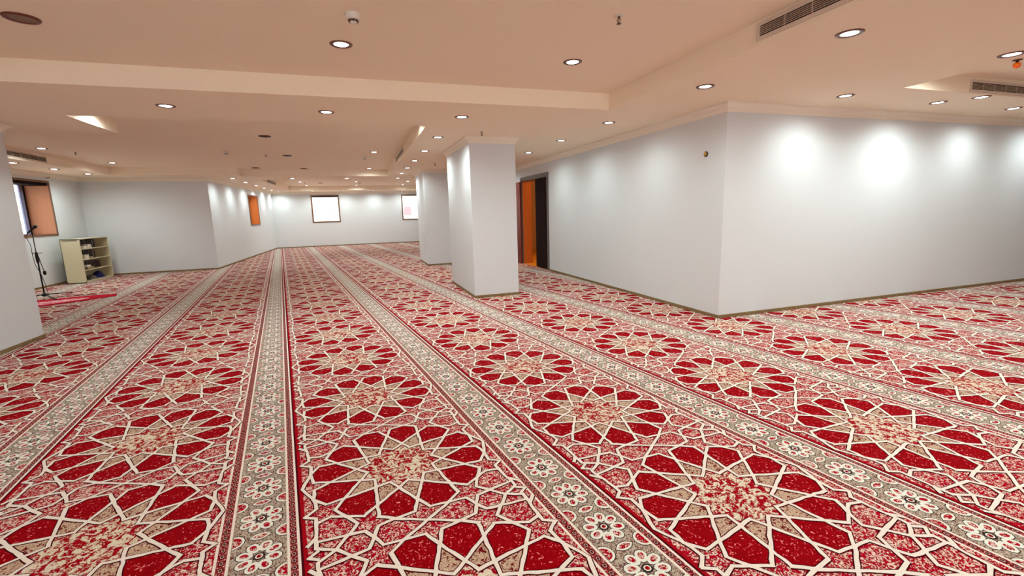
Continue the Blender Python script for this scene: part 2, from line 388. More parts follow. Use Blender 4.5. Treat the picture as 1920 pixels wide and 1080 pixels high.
# crown moulding and skirting profiles swept along wall lines
CROWN = [(0, -.105), (.010, -.105), (.014, -.085), (.030, -.070), (.034, -.048), (.052, -.036), (.066, -.022), (.072, -.018), (.072, 0), (0, 0)]
SKIRT = [(0, 0), (.012, 0), (.012, .040), (.008, .046), (0, .046)]
def sweep(path, prof, z, closed, b):
    """profile offset to the left of the walking direction"""
    n = len(path); rings = []
    for i in range(n):
        p = Vector(path[i])
        a = Vector(path[i - 1]) if (i > 0 or closed) else None; c = Vector(path[(i + 1) % n]) if (i < n - 1 or closed) else None
        n1 = None if a is None else Vector((-(p - a).y, (p - a).x)).normalized()
        n2 = None if c is None else Vector((-(c - p).y, (c - p).x)).normalized()
        if n1 is None: nn = n2
        elif n2 is None: nn = n1
        else:
            nn = (n1 + n2); nn = nn / max(.3, nn.dot(n1))
        rings.append([(p.x + nn.x * d, p.y + nn.y * d, z + h) for d, h in prof])
    k = len(prof); vs = [v for r_ in rings for v in r_]; fs = []
    for i in range(n if closed else n - 1):
        i2 = (i + 1) % n
        for j in range(k):
            j2 = (j + 1) % k; fs.append((i * k + j, i2 * k + j, i2 * k + j2, i * k + j2))
    if not closed: fs += [tuple(range(k))[::-1], tuple((n - 1) * k + j for j in range(k))]
    b.add(vs, fs)
e = .0005
def run(idx, name, path, gaps=None):
    b = MB(); sweep(path, CROWN, ZS - e, False, b); tag(b.build('trim_%d' % idx, M['crown']), kind='structure')
    b = MB()
    for pth in (gaps or [path]): sweep(pth, SKIRT, 0, False, b)
    tag(b.build('baseboard_' + name, M['base']), kind='structure')
run(1, 'front_right', [(XR, YB_), (XA, YB_), (XA, YF)][::-1][::-1], [[(XR, YB_), (XA, YB_), (XA, DR[0] - .09)], [(XA, DR[1] + .09), (XA, YF)]])
run(2, 'left', [(LW[1][0], YF), LW[0], (XL, YAL), (XL, YN)])
run(3, 'back', [(XA, YF), (LW[1][0], YF)])
run(4, 'near', [(XL, YN), (XR, YN), (XR, YB_)])

# pillars
def pillar(r_, label, crown=True):
    x0, y0, x1, y1 = r_
    t = empty('pillar', ((x0 + x1) / 2, (y0 + y1) / 2, 0), label=label, cat='pillar')
    ox, oy = -(x0 + x1) / 2, -(y0 + y1) / 2
    b = MB(); b.box((x0 + ox, y0 + oy, ZB), (x1 + ox, y1 + oy, ZS)); b.build('shaft', M['wall'], t, .006)
    loop = [(x0 + ox, y0 + oy), (x0 + ox, y1 + oy), (x1 + ox, y1 + oy), (x1 + ox, y0 + oy)]
    b = MB(); sweep(loop, CROWN, ZS - e, True, b); b.build('crown_moulding', M['crown'], t)
    b = MB(); sweep(loop, SKIRT, 0, True, b); b.build('baseboard', M['base'], t)
pillar(P1, 'white rectangular pillar standing nearest the middle of the hall, in front of the dark doorway')
pillar(P2, 'white rectangular pillar further back, half hidden behind the nearer middle pillar')
pillar(P3, 'broad white pillar at the left edge of the picture beside the microphone stand')

# ------------------------------------------------------------------ ceiling: soffit with recessed trays
trays = [[(-3.14, -1.2, 3.20, 5.47)], [(-3.14, 6.98, 1.06, 15.84), (-6.12, 8.22, -3.2, 15.20)], [(6.01, -1.2, 11.4, 3.78)], [(-2.92, 17.35, 3.3, 24.12)]]
allr = [q for t in trays for q in t]
def high(x, y): return any(a < x < c and b_ < y < d for a, b_, c, d in allr)
xs = sorted(set([XL - .3, XR + .3] + [q[i] for q in allr for i in (0, 2)])); ys = sorted(set([YN - .3, YF + .3] + [q[i] for q in allr for i in (1, 3)]))
# the small link between the two parts of the middle tray
allr.append((-3.25, 8.22, -3.10, 15.20))
cb = MB(); nx, ny = len(xs) - 1, len(ys) - 1
H = [[ZT if high((xs[i] + xs[i + 1]) / 2, (ys[j] + ys[j + 1]) / 2) else ZS for j in range(ny)] for i in range(nx)]
for i in range(nx):
    for j in range(ny):
        h = H[i][j]; x0, x1, y0, y1 = xs[i], xs[i + 1], ys[j], ys[j + 1]
        cb.add([(x0, y0, h), (x0, y1, h), (x1, y1, h), (x1, y0, h)], [(0, 1, 2, 3)])
        if i < nx - 1 and H[i + 1][j] != h: cb.add([(x1, y0, ZS), (x1, y1, ZS), (x1, y1, ZT), (x1, y0, ZT)], [(0, 1, 2, 3)])
        if j < ny - 1 and H[i][j + 1] != h: cb.add([(x0, y1, ZS), (x1, y1, ZS), (x1, y1, ZT), (x0, y1, ZT)], [(0, 1, 2, 3)])
cb.box((XL - .3, YN - .3, 3.15), (XR + .3, YF + .3, 3.3))
tag(cb.build('ceiling', M['ceiling']), kind='structure')

# ------------------------------------------------------------------ downlights
def make_downlight():
    t = empty('ceiling_downlight')
    b = MB(); b.lathe([(.058, .0), (.062, -.006), (.088, -.008), (.094, -.004), (.094, 0)], 28, cap=False); b.build('trim_ring', M['bronze'], t)
    b = MB(); b.lathe([(.002, -.005), (.060, -.003), (.060, -.001)], 24, cap=True); b.build('lamp_face', M['emit'], t)
    ld = bpy.data.lights.new('lamp_light', 'SPOT'); ld.energy = SPOT_W; ld.color = SPOT_C; ld.spot_size = R(173); ld.spot_blend = 1.0; ld.shadow_soft_size = .045
    lo = bpy.data.objects.new('lamp_light', ld); COL.objects.link(lo); lo.parent = t; lo.location = (0, 0, -.05)
    return t
proto = make_downlight(); used = [False]
def dl(x, y, z, label, group):
    o = proto if not used[0] else copy_tree(proto); used[0] = True
    o.location = (x, y, z - .001); tag(o, label, 'downlight', group); return o
ORD = ['first', 'second', 'third', 'fourth', 'fifth', 'sixth', 'seventh']
def row(pts, z, fmt, group):
    for i, (x, y) in enumerate(pts): dl(x, y, z, fmt % ORD[i], group)
row([(-1.90, 6.23), (-.25, 6.24), (1.43, 6.24), (3.655, 6.25)], ZS, '%s lit downlight from the left in the strip just beyond the near recess', 'downlights beyond the near recess')
row([(3.64, 4.23), (5.69, 4.21), (7.40, 4.22), (9.09, 4.24)], ZS, '%s lit downlight from the left in the row closest to the long right wall', 'downlights along the long right wall')
row([(3.65, 2.71), (5.67, 2.71)], ZS, '%s bright downlight from the left at the upper right between two recesses', 'bright downlights at the upper right')
row([(3.66, 7.95), (3.67, 9.67)], ZS, '%s lit downlight from the front between the middle pillar and the doorway wall', 'downlights by the doorway wall')
row([(1.39, 7.91), (1.41, 9.64), (1.41, 11.36), (1.42, 13.10), (1.42, 14.83)], ZS, '%s lit downlight from the front along the left side of the two pillars', 'downlights beside the pillars')
row([(-6.50, 12.23), (-6.50, 13.57), (-6.45, 14.86)], ZS, '%s lit downlight from the left above the window by the microphone stand', 'downlights over the left window')
row([(-3.56, 16.55), (-3.57, 18.35), (-3.57, 20.13), (-3.56, 21.75), (-3.56, 23.42), (-3.50, 24.95)], ZS, '%s lit downlight from the front in the row washing the far left wall', 'downlights along the far left wall')
row([(-1.88, 16.66), (-.22, 16.72), (1.46, 16.72)], ZS, '%s lit downlight from the left on the ceiling strip between the middle and far recesses', 'downlights between middle and far recesses')
row([(-1.98, 24.80), (-.53, 24.85), (.92, 24.88), (2.35, 24.88)], ZS, '%s lit downlight from the left in the row directly above the far wall', 'downlights above the far wall')
row([(-.01, 4.45), (2.17, 4.42)], ZT, '%s lit downlight from the left inside the large near ceiling recess', 'downlights in the near recess')
row([(-5.66, 11.53), (-5.58, 14.07)], ZT, '%s lit downlight from the left in the left end of the middle recess', 'downlights in the left end of the middle recess')
row([(.50, 11.47), (.49, 15.40)], ZT, '%s lit downlight from the front in the right half of the middle recess', 'downlights in the right half of the middle recess')
row([(-2.12, 21.17), (.09, 21.23), (2.28, 21.2)], ZT, '%s lit downlight from the left in the front row of the farthest recess', 'front row in the farthest recess')
row([(-2.09, 23.6), (.10, 23.7), (2.28, 23.6)], ZT, '%s lit downlight from the left in the rear row of the farthest recess', 'rear row in the farthest recess')
for x, y in ((.72, 7.50), (-2.93, 7.50), (6.25, 3.35)): dl(x, y, ZT, 'lit downlight of a ceiling recess hidden behind its near edge', 'downlights hidden behind recess edges')
dl(7.62, 3.88, ZS, 'small lit downlight right under the air vent at the right edge', 'downlight under the right vent')
HG = 'added downlights out of view'  # unseen lamps added on the same grid to raise the light level
for x, y, z in [(-.01, .9, ZT), (2.17, .9, ZT), (3.65, .6, ZS), (5.4, .6, ZS), (8.2, 1.2, ZT), (10.8, 4.24, ZS), (10.4, 1.2, ZT), (-3.7, 3.6, ZS), (-3.7, .6, ZS), (-6.5, 4, ZS), (-6.5, 8.6, ZS),
                (0, -2.4, ZS), (3.65, -2.4, ZS), (7.4, -2.4, ZS), (3.67, 12.9, ZS), (3.67, 16.7, ZS), (3.9, 20.7, ZS)]:
    dl(x, y, z, 'added lit downlight continuing the grid out of view', HG)

# ------------------------------------------------------------------ round ceiling speakers, detectors, sprinklers
def make_speaker(rim):
    t = empty('ceiling_speaker')
    b = MB(); b.lathe([(.072, -.004), (.080, -.010), (.100, -.010), (.104, -.003), (.104, 0), (.072, 0)], 30, cap=False); b.build('rim', M[rim], t)
    b = MB(); b.lathe([(.001, -.006), (.074, -.005), (.074, -.001)], 24)
    for k in range(1, 4): b.lathe([(.018 * k, -.009), (.018 * k + .006, -.009), (.018 * k + .006, -.005), (.018 * k, -.005), (.018 * k, -.009)], 20, cap=False)
    b.build('grille', M['grille'] if rim != 'brown_ring' else mat('grey_speaker_grille', (150, 122, 100), .5), t)
    return t
s0 = make_speaker('brown_ring'); s0.location = (-2.15, 4.44, ZT - .001); tag(s0, 'unlit round ceiling fitting with reddish brown rim in the top left corner', 'speaker')
s1 = make_speaker('grille')
spp = [(-1.45, 9.48, 'dark round ceiling speaker in the middle recess, closest to the front'), (-1.45, 12.29, 'dark round ceiling speaker in the middle recess, second from the front in its centre'),
       (-2.66, 15.25, 'small dark round ceiling speaker at the far left edge of the middle recess'), (-1.40, 15.45, 'small dark round speaker at the far edge of the middle recess, right of its twin'),
       (-1.38, 21.9, 'faint dark round ceiling speaker inside the farthest recess')]
for i, (x, y, lb) in enumerate(spp):
    o = s1 if i == 0 else copy_tree(s1); o.location = (x, y, ZT - .001); tag(o, lb, 'speaker', 'dark round ceiling speakers')
def make_detector():
    t = empty('smoke_detector')
    b = MB(); b.lathe([(.058, 0), (.058, -.006), (.054, -.010), (.052, -.034), (.046, -.042), (.030, -.044)], 28); b.build('body', M['white_plastic'], t)
    b = MB(); b.lathe([(.026, -.043), (.026, -.060), (.022, -.064), (.001, -.066)], 20)
    b.build('sensor_head', M['white_plastic'], t)
    b = MB()
    for k in range(8):
        a = k * math.pi / 4; b.box((.031, -.005, -.058), (.036, .005, -.043), 0, Matrix.Rotation(a, 4, 'Z'))
    b.lathe([(.0262, -.052), (.034, -.052), (.034, -.047), (.0262, -.047)], 20, cap=False)
    b.build('vent_ribs', M['copper'], t)
    return t
d0 = make_detector()
for i, (x, y, lb) in enumerate([(.09, 3.80, 'white round smoke detector hanging at the top edge above the near left downlight'), (.30, 12.45, 'white smoke detector in the right half of the middle recess'),
                                (.24, 21.7, 'tiny white smoke detector in the farthest recess beside a downlight'), (-2.58, 11.70, 'white flat detector in the left half of the middle recess')]):
    o = d0 if i == 0 else copy_tree(d0); o.location = (x, y, ZT); tag(o, lb, 'smoke detector', 'ceiling smoke detectors')
def make_sprinkler():
    t = empty('fire_sprinkler')
    b = MB(); b.lathe([(.036, 0), (.034, -.005), (.014, -.008)], 20); b.build('escutcheon', M['white_plastic'], t)
    b = MB(); b.lathe([(.009, -.006), (.009, -.020), (.006, -.024)], 12)
    for s_ in (1, -1): b.tube([(s_ * .007, 0, -.018), (s_ * .016, 0, -.032), (s_ * .013, 0, -.046), (s_ * .002, 0, -.058)], .0028, 6)
    b.lathe([(.003, -.020), (.0035, -.056)], 8); b.build('frame', M['copper'], t)
    b = MB(); b.lathe([(.002, -.057), (.018, -.059), (.018, -.062), (.002, -.063)], 16); b.build('deflector', M['copper'], t)
    return t
sp = make_sprinkler()
for i, (x, y, z, lb) in enumerate([(2.03, 3.33, ZT, 'dark fire sprinkler in the near recess at the top of the picture'), (-5.35, 12.0, ZT, 'dark fire sprinkler at the left end of the middle recess'),
        (-1.87, 12.1, ZT, 'dark fire sprinkler in the centre of the middle recess'), (-1.95, 21.3, ZT, 'tiny fire sprinkler in the farthest recess'),
        (1.98, 7.28, ZS, 'fire sprinkler just in front of the nearer middle pillar top'), (1.98, 11.9, ZS, 'fire sprinkler in the gap between the two middle pillars'), (1.90, 15.9, ZS, 'fire sprinkler behind the further pillar')]):
    o = sp if i == 0 else copy_tree(sp); o.location = (x, y, z); tag(o, lb, 'sprinkler', 'ceiling fire sprinklers')
t = empty('fire_sprinkler', (5.955, 2.80, ZS), label='fire sprinkler with a bright orange cap at the right edge of the ceiling', cat='sprinkler')
b = MB(); b.lathe([(.036, 0), (.034, -.006), (.012, -.010), (.010, -.026)], 18); b.build('escutcheon', M['copper'], t)
b = MB(); b.lathe([(.012, -.024), (.026, -.032), (.029, -.050), (.022, -.068), (.004, -.076)], 18); b.build('cap', M['orange'], t, label='orange cap')

# ------------------------------------------------------------------ air vents
def vent(name, o_, ax, nrm, L, h, frame, label, nsl=5, ndiv=3):
    """o_: lower left corner of the grille on the wall face; ax: unit along; nrm: out of the face"""
    ax = Vector(ax); nrm = Vector(nrm); mt = Matrix.Identity(4)
    for i in range(3): mt[i][0] = ax[i]; mt[i][1] = nrm[i]; mt[i][2] = (0, 0, 1)[i]
    t = empty(name, o_, label=label, cat='air vent')
    b = MB(); f = frame
    for a, c in (((-f, .001, -f), (L + f, .012, 0)), ((-f, .001, h), (L + f, .012, h + f)), ((-f, .001, 0), (0, .012, h)), ((L, .001, 0), (L + f, .012, h))): b.box(a, c, 0, mt)
    b.build('frame', M['vent'], t)
    b = MB(); b.box((0, .0008, 0), (L, .002, h), 0, mt); b.build('duct_opening', M['black'], t)
    b = MB()
    for k in range(1, nsl): b.box((0, .002, h * k / nsl - .0022), (L, .012, h * k / nsl + .0022), 0, mt)
    for k in range(1, ndiv): b.box((L * k / ndiv - .002, .002, 0), (L * k / ndiv + .002, .011, h), 0, mt)
    b.build('louvre_slats', M['slat'], t)
vent('air_vent', (3.20, 1.30, 2.832), (0, 1, 0), (-1, 0, 0), 1.81, .080, .030, 'long beige louvred air vent on the right face of the near ceiling recess', 6, 8)
vent('air_vent', (7.20, 3.78, 2.805), (1, 0, 0), (0, -1, 0), 1.80, .083, .030, 'dark louvred air vent in the ceiling recess at the right edge', 6, 8)
vent('air_vent', (1.06, 10.35, 2.83), (0, 1, 0), (-1, 0, 0), 1.90, .075, .025, 'narrow dark air vent on the right face of the middle ceiling recess', 5, 5)
vent('air_vent', (-6.12, 11.0, 2.812), (0, 1, 0), (1, 0, 0), 1.54, .080, .025, 'dark air vent high on the left above the window and microphone stand', 5, 6)
vent('air_vent', (-2.92, 18.42, 2.795), (0, 1, 0), (1, 0, 0), 1.90, .075, .025, 'small dark air vent on the left face of the farthest ceiling recess', 5, 5)

# ------------------------------------------------------------------ windows
def window(idx, origin, ax, nrm, W, Hh, z0, depth, revm, blind, handle, side_bar=None):
    """origin: xy of left end of the opening on the room face; nrm points into the room"""
    ax = Vector(ax).normalized(); nrm = Vector(nrm).normalized(); mt = Matrix.Identity(4)
    for i in range(3): mt[i][0] = ax[i]; mt[i][1] = nrm[i]; mt[i][2] = (0, 0, 1)[i]
    t = empty('window_%d' % idx, (origin[0], origin[1], z0), kind='structure')
    c = .05 if depth > .3 else .065; b = MB()
    for a, q in (((0, .001, 0), (W, .016, c)), ((0, .001, Hh - c), (W, .016, Hh)), ((0, .001, c), (c, .016, Hh - c)), ((W - c, .001, c), (W, .016, Hh - c))): b.box(a, q, 0, mt)
    b.build('casing', M['wood_f'], t)
    b = MB(); k = .018
    for a, q in (((.002, -depth, .002), (W - .002, .001, k)), ((.002, -depth, Hh - k), (W - .002, .001, Hh - .002)), ((.002, -depth, k), (k, .001, Hh - k)), ((W - k, -depth, k), (W - .002, .001, Hh - k))): b.box(a, q, 0, mt)
    b.build('reveal_lining', M[revm], t)
    s_ = .045; d0, d1 = -depth + .01, -depth + .05; b = MB(); i0, i1 = k, W - k; j0, j1 = k, Hh - k
    for a, q in (((i0, d0, j0), (i1, d1, j0 + s_)), ((i0, d0, j1 - s_), (i1, d1, j1)), ((i0, d0, j0 + s_), (i0 + s_, d1, j1 - s_)), ((i1 - s_, d0, j0 + s_), (i1, d1, j1 - s_))): b.box(a, q, 0, mt)
    b.build('sash_frame', M['wood_d'] if side_bar else M['wood_f'], t)
    b = MB(); b.box((i0 + s_ - .004, d0 + .014, j0 + s_ - .004), (i1 - s_ + .004, d0 + .020, j1 - s_ + .004), 0, mt); b.build('glass_pane', M['glass'], t)
    if blind:
        b = MB(); b.box((i0 + .002, max(-depth + .06, -.40), Hh - k - blind), (i1 - .002, -.03, Hh - k - .001), 0, mt); b.build('blind_box', M['wood_d'], t, .006)
    if handle:
        b = MB(); b.box((W / 2 - .03, d1, j0 + .02), (W / 2 + .03, d1 + .012, j0 + .05), 0, mt); b.box((W / 2 - .012, d1 + .012, j0 + .028), (W / 2 + .07, d1 + .03, j0 + .044), 0, mt); b.build('handle', M['blackmetal'], t)
    if side_bar:
        b = MB(); b.box((side_bar, d0 + .02, j0), (side_bar + .12, d1 + .01, j1), 0, mt); b.build('sliding_shutter', M['alum'], t)
    return t
window(1, (XL, W1[0]), (0, 1, 0), (1, 0, 0), W1[1] - W1[0], W1[3] - W1[2], W1[2], .54, 'reveal', .10, False, side_bar=1.13)
ang = Vector((lx(W2[1]) - lx(W2[0]), W2[1] - W2[0], 0)).normalized()
window(2, (lx(W2[0]), W2[0]), ang, (ang.y, -ang.x, 0), W2[1] - W2[0], W2[3] - W2[2], W2[2], .38, 'reveal_o', .0, False)
window(3, (W3[1], YF), (-1, 0, 0), (0, -1, 0), W3[1] - W3[0], W3[3] - W3[2], W3[2], .14, 'wood_f', .10, True)
window(4, (W4[1], YF), (-1, 0, 0), (0, -1, 0), W4[1] - W4[0], W4[3] - W4[2], W4[2], .14, 'wood_f', .06, True)
for y, lb in ((13.42, 'small brown bracket on the wall above the left corner of the left window'), (14.78, 'small brown bracket on the wall above the right corner of the left window')):
    t = empty('wall_bracket', (XL, y, 2.665), label=lb, cat='bracket')
    b = MB(); b.box((.0005, -.03, -.02), (.008, .03, .02)); b.build('plate', M['wood_f'], t, .002)
    b = MB(); b.tube([(.008, 0, 0), (.06, 0, -.004), (.085, 0, .012)], .009, 8); b.build('hook', M['wood_f'], t)

# outside: neighbouring buildings and street seen through the glass
def ext(x0, x1, m_, label, wx):
    t = empty('neighbour_building', ((x0 + x1) / 2, 36, -3.05), label=label, cat='building')
    ox = -(x0 + x1) / 2
    b = MB(); b.box((x0 + ox, 0, 0), (x1 + ox, 6, 11)); b.box((x0 + ox - .1, -.15, 11), (x1 + ox + .1, 6.1, 11.3)); b.build('facade', M['ext_white'], t)
    for a, c in wx:
        b = MB(); b.box((a + ox, -.04, 4.47), (c + ox, -.002, 5.13)); o = b.build('window_shutter', M[m_], t)
        b = MB(); b.box((a + ox - .05, -.08, 4.40), (c + ox + .05, -.002, 4.468)); b.build('window_ledge', M['ext_white'], t)
ext(-9, 2.7, 'ext_grey', 'pale overexposed building with a grey shuttered opening seen through the middle far window', [(-2.10, -1.50)])
ext(2.9, 12, 'ext_rose', 'pale overexposed building with a rose shuttered opening seen through the right far window', [(3.44, 3.96)])
b = MB(); b.box((-40, -20, -3.3), (30, 60, -3.05)); tag(b.build('street_ground', M['ext_ground']), kind='structure')

# ------------------------------------------------------------------ doorway with corridor behind
t = empty('door_1', (XA, DR[0], 0), kind='structure')
L = DR[1] - DR[0]; Hd = DR[2]; b = MB()
b.box((-.02, -.085, 0), (0, 0, Hd + .07)); b.box((-.02, L, 0), (0, L + .085, Hd + .07)); b.box((-.02, 0, Hd - .0), (0, L, Hd + .07))
b.box((-.001, -.0, 0), (TA + .01, .035, Hd)); b.box((-.001, L - .035, 0), (TA + .01, L, Hd)); b.box((-.001, .035, Hd - .035), (TA + .01, L - .035, Hd))
b.build('door_frame', M['casing_grey'], t)
def leaf(x, y, ang_, w_, m_, hinge_right, name):
    mt = Matrix.Translation((x, y, 0)) @ Matrix.Rotation(ang_, 4, 'Z')
    b = MB(); b.box((0, 0, .012), (w_, .042, Hd - .045), 0, mt); o = b.build(name, M[m_], t, .003)
    b = MB()
    for s_, yy in ((-1, -.006), (1, .042)):
        for z0, z1 in ((.18, .95), (1.12, 2.10)): b.box((.13, yy, z0), (w_ - .13, yy + .006, z1), 0, mt)
    b.build('door_panel', M[m_], o, .002)
    b = MB()
    for z in (.25, 1.15, 1.95): b.box((w_ - .001, .004, z), (w_ + .006, .038, z + .16), 0, mt)
    b.build('hinge', M['blackmetal'], o)
    return o
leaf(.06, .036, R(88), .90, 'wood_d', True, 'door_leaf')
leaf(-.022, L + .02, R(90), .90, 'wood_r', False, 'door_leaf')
b = MB(); b.box((.0, L - .052, 0), (TA + .01, L - .036, Hd - .036)); b.build('jamb_lining', M['wood_o'], t)
# corridor
b = MB(); X1 = 8.2
b.box((XA + .0, DR[0] - .0, -.0118), (X1, 17.0, .001)); tag(b.build('floor_corridor', M['tile_o']), kind='structure')
b = MB(); b.box((X1, 9.4, ZB), (X1 + .2, 17, ZW)); b.box((XA + TA, 9.3, ZB), (X1, 9.5, ZW)); b.box((XA + TA, 16.9, ZB), (X1, 17.1, ZW)); b.box((XA + TA, 9.5, 2.7), (X1, 16.9, 2.8))
tag(b.build('wall_corridor', M['corr']), kind='structure')
b = MB(); b.box((7.2, 15.2, ZB), (7.25, 16.9, 2.3)); tag(b.build('door_2', M['wood_r']), kind='structure')
t = empty('corridor_lamp', (6.1, 12.1, 2.7), label='warm lamp glowing in the corridor behind the dark door leaf', cat='lamp')
b = MB(); b.lathe([(.10, 0), (.10, -.02), (.08, -.05), (.01, -.06)], 20); b.build('shade', M['warm'], t)
ld = bpy.data.lights.new('lamp_light', 'POINT'); ld.energy = 130; ld.color = (1, .62, .28); ld.shadow_soft_size = .08
lo = bpy.data.objects.new('lamp_light', ld); COL.objects.link(lo); lo.parent = t; lo.location = (0, 0, -.15)

# brass knob plate on the inner wall near the corner
t = empty('wall_fitting', (XA, 5.162, 2.183), label='small round brass wall fitting with dark rim high on the wall near the corner', cat='wall fitting')
mt = Matrix.Rotation(R(-90), 4, 'Y')
b = MB(); b.lathe([(.036, .0005), (.036, .010), (.030, .016), (.024, .016)], 24, 0, mt); b.build('rim', M['blackmetal'], t)
b = MB(); b.lathe([(.026, .015), (.024, .024), (.010, .034), (.001, .036)], 20, 0, mt); b.build('brass_centre', M['brass'], t)

# ------------------------------------------------------------------ steel book cabinet
cx0, cx1, cy0, cy1, ch = -7.06, -6.66, 14.39, 15.78, 1.13
t = empty('book_cabinet', (cx1, cy0, .004), label='cream metal cabinet with four open shelves against the left wall below the window', cat='cabinet')
def cbx(b, a, c): b.box((a[0] - cx1, a[1] - cy0, a[2]), (c[0] - cx1, c[1] - cy0, c[2]))
b = MB(); th = .02
cbx(b, (cx0, cy0, .001), (cx1, cy0 + th, ch)); cbx(b, (cx0, cy1 - th, .001), (cx1, cy1, ch)); cbx(b, (cx0, cy0, ch - th), (cx1, cy1, ch)); cbx(b, (cx0, cy0, .001), (cx0 + .01, cy1, ch)); cbx(b, (cx0, cy0, .001), (cx1, cy1, .05))
b.build('carcass', M['locker'], t)
b = MB(); cbx(b, (cx0 + .02, cy0 - .008, .02), (cx1 - .01, cy0, ch - .06)); b.build('side_panel', M['locker'], t, .004)
b = MB(); cbx(b, (cx0 + .04, cy0 - .012, ch - .045), (cx1 - .05, cy0 - .0, ch - .032)); b.build('recess_strip', M['grille'], t)
shz = [.05, .33, .60, .87]
for z in shz[1:]:
    b = MB(); cbx(b, (cx0 + .01, cy0 + th, z - .018), (cx1 - .004, cy1 - th, z)); b.build('shelf', M['locker'], t)
def item(name, x0, y0, z0, dx, dy, dz, m_, label, cat, group, spine=None):
    b = MB(); b.box((-dx / 2, 0, 0), (dx / 2, dy, dz)); o = b.build(name, m_, None, .003)
    o.location = (x0, y0, z0); tag(o, label, cat, group)
    if cat == 'book':
        b = MB(); b.box((-dx / 2 + .004, dy * .12, dz - .001), (dx / 2 - .006, dy * .88, dz + .0015)); b.build('page_block', M['pg'], o)
    return o
M['pg'] = mat('paper', (232, 222, 200), .8)
M['bk_d'] = mat('dark_cover', (38, 28, 26), .6); M['bk_m'] = mat('maroon_cover', (72, 26, 26), .6); M['bk_b'] = mat('brown_cover', (96, 70, 40), .6)
M['bk_w'] = mat('white_cover', (226, 214, 196), .6); M['bk_t'] = mat('tan_cover', (150, 130, 90), .6); M['navy'] = mat('navy_cloth', (26, 28, 92), .8); M['bk_g'] = mat('grey_cover', (110, 104, 96), .6)
SN = ['top', 'second', 'third', 'bottom']; zz = [.87, .60, .33, .05]
tall = [([(.03, .03, .19, 'bk_b'), (.065, .04, .22, 'bk_m'), (.11, .05, .22, 'bk_d'), (.165, .05, .225, 'bk_d'), (.22, .05, .22, 'bk_d'), (.275, .05, .225, 'bk_d'), (.33, .05, .22, 'bk_d'), (.385, .045, .22, 'bk_g'), (.435, .05, .22, 'bk_d'), (.49, .04, .22, 'bk_m'), (.66, .05, .225, 'bk_g'), (.715, .05, .22, 'bk_d')]),
        ([(.03, .04, .17, 'bk_b'), (.075, .04, .18, 'bk_m'), (.12, .05, .17, 'bk_d'), (.175, .05, .22, 'bk_d'), (.23, .05, .22, 'bk_d'), (.285, .05, .22, 'bk_d'), (.34, .05, .22, 'bk_d'), (.395, .05, .22, 'bk_d'), (.45, .05, .22, 'bk_d'), (.62, .05, .22, 'bk_g'), (.675, .05, .22, 'bk_m')]),
        ([(.03, .05, .17, 'bk_d'), (.085, .05, .16, 'bk_b'), (.14, .05, .18, 'bk_d'), (.195, .05, .17, 'bk_m'), (.25, .05, .18, 'bk_d'), (.305, .05, .18, 'bk_d'), (.36, .05, .17, 'bk_d'), (.415, .05, .18, 'bk_m'), (.47, .05, .19, 'bk_m'), (.525, .05, .19, 'bk_d'), (.58, .05, .19, 'bk_m'), (.635, .05, .19, 'bk_m'), (.69, .05, .18, 'bk_d'), (.745, .05, .19, 'bk_m'), (.80, .05, .18, 'bk_m')])]
CWORD = {'bk_b': 'brown', 'bk_m': 'maroon', 'bk_d': 'black', 'bk_g': 'grey'}
for si, L_ in enumerate(tall):
    for (yy, dy, dz, mm) in L_:
        item('book', -6.90, cy0 + th + yy * 1.35, zz[si] + .0055, .17, dy, dz, M[mm], '%s upright book standing at the back of the %s shelf of the cream cabinet' % (CWORD[mm], SN[si]), 'book', '%s upright books on the %s cabinet shelf' % (CWORD[mm], SN[si]))
fl_ = [(0, .16, 0, .17, .055, 'bk_w', 'left white pack lying at the front of the top cabinet shelf'), (0, .37, 0, .16, .065, 'bk_w', 'right white pack lying at the front of the top cabinet shelf'), (0, .37, .0655, .14, .03, 'bk_w', 'small white pack on top of the right stack on the top cabinet shelf'),
       (1, .16, 0, .17, .05, 'bk_w', 'left white pack lying at the front of the second cabinet shelf'), (1, .37, 0, .13, .05, 'bk_t', 'tan pack lying right of the white packs on the second cabinet shelf'), (1, .15, .0505, .18, .06, 'bk_w', 'upper white pack stacked on the second cabinet shelf'),
       (2, .18, 0, .30, .06, 'bk_t', 'wide tan pack lying at the front of the third cabinet shelf'), (2, .16, .0605, .18, .05, 'bk_w', 'white pack on top of the wide tan pack on the third cabinet shelf')]
for si, yy, dzb, dy, dz, mm, lb in fl_:
    item('paper_pack', -6.745, cy0 + th + yy, zz[si] + .0055 + dzb, .14, dy, dz, M[mm], lb, 'pack', 'packs on the cabinet shelves')
def cloth(x, y, z, rx, ry, rz, m_, label):
    b = MB(); n, s_ = 9, 20; vs = []
    for i in range(n):
        ph = math.pi / 2 * i / (n - 1)
        for k in range(s_):
            a = 2 * math.pi * k / s_; q = 1 + .12 * math.sin(3 * a + i) + .07 * math.sin(5 * a - 2 * i)
            vs.append((rx * q * math.cos(a) * math.cos(ph), ry * q * math.sin(a) * math.cos(ph), rz * math.sin(ph) * (1 + .1 * math.sin(4 * a))))
    fs = [(i * s_ + k, i * s_ + (k + 1) % s_, (i + 1) * s_ + (k + 1) % s_, (i + 1) * s_ + k) for i in range(n - 1) for k in range(s_)]
    b.add(vs, fs, 0, True); b.add(vs[:s_], [tuple(range(s_))[::-1]]); o = b.build('folded_cloth', m_); o.location = (x, y, z + .0055); tag(o, label, 'cloth', 'cloths on the bottom cabinet shelf')
cloth(-6.84, cy0 + .28, .05, .12, .20, .12, M['bk_d'], 'black crumpled cloth on the left of the bottom cabinet shelf')
cloth(-6.80, cy0 + .575, .05, .11, .10, .10, M['bk_g'], 'grey crumpled cloth in the middle of the bottom cabinet shelf')
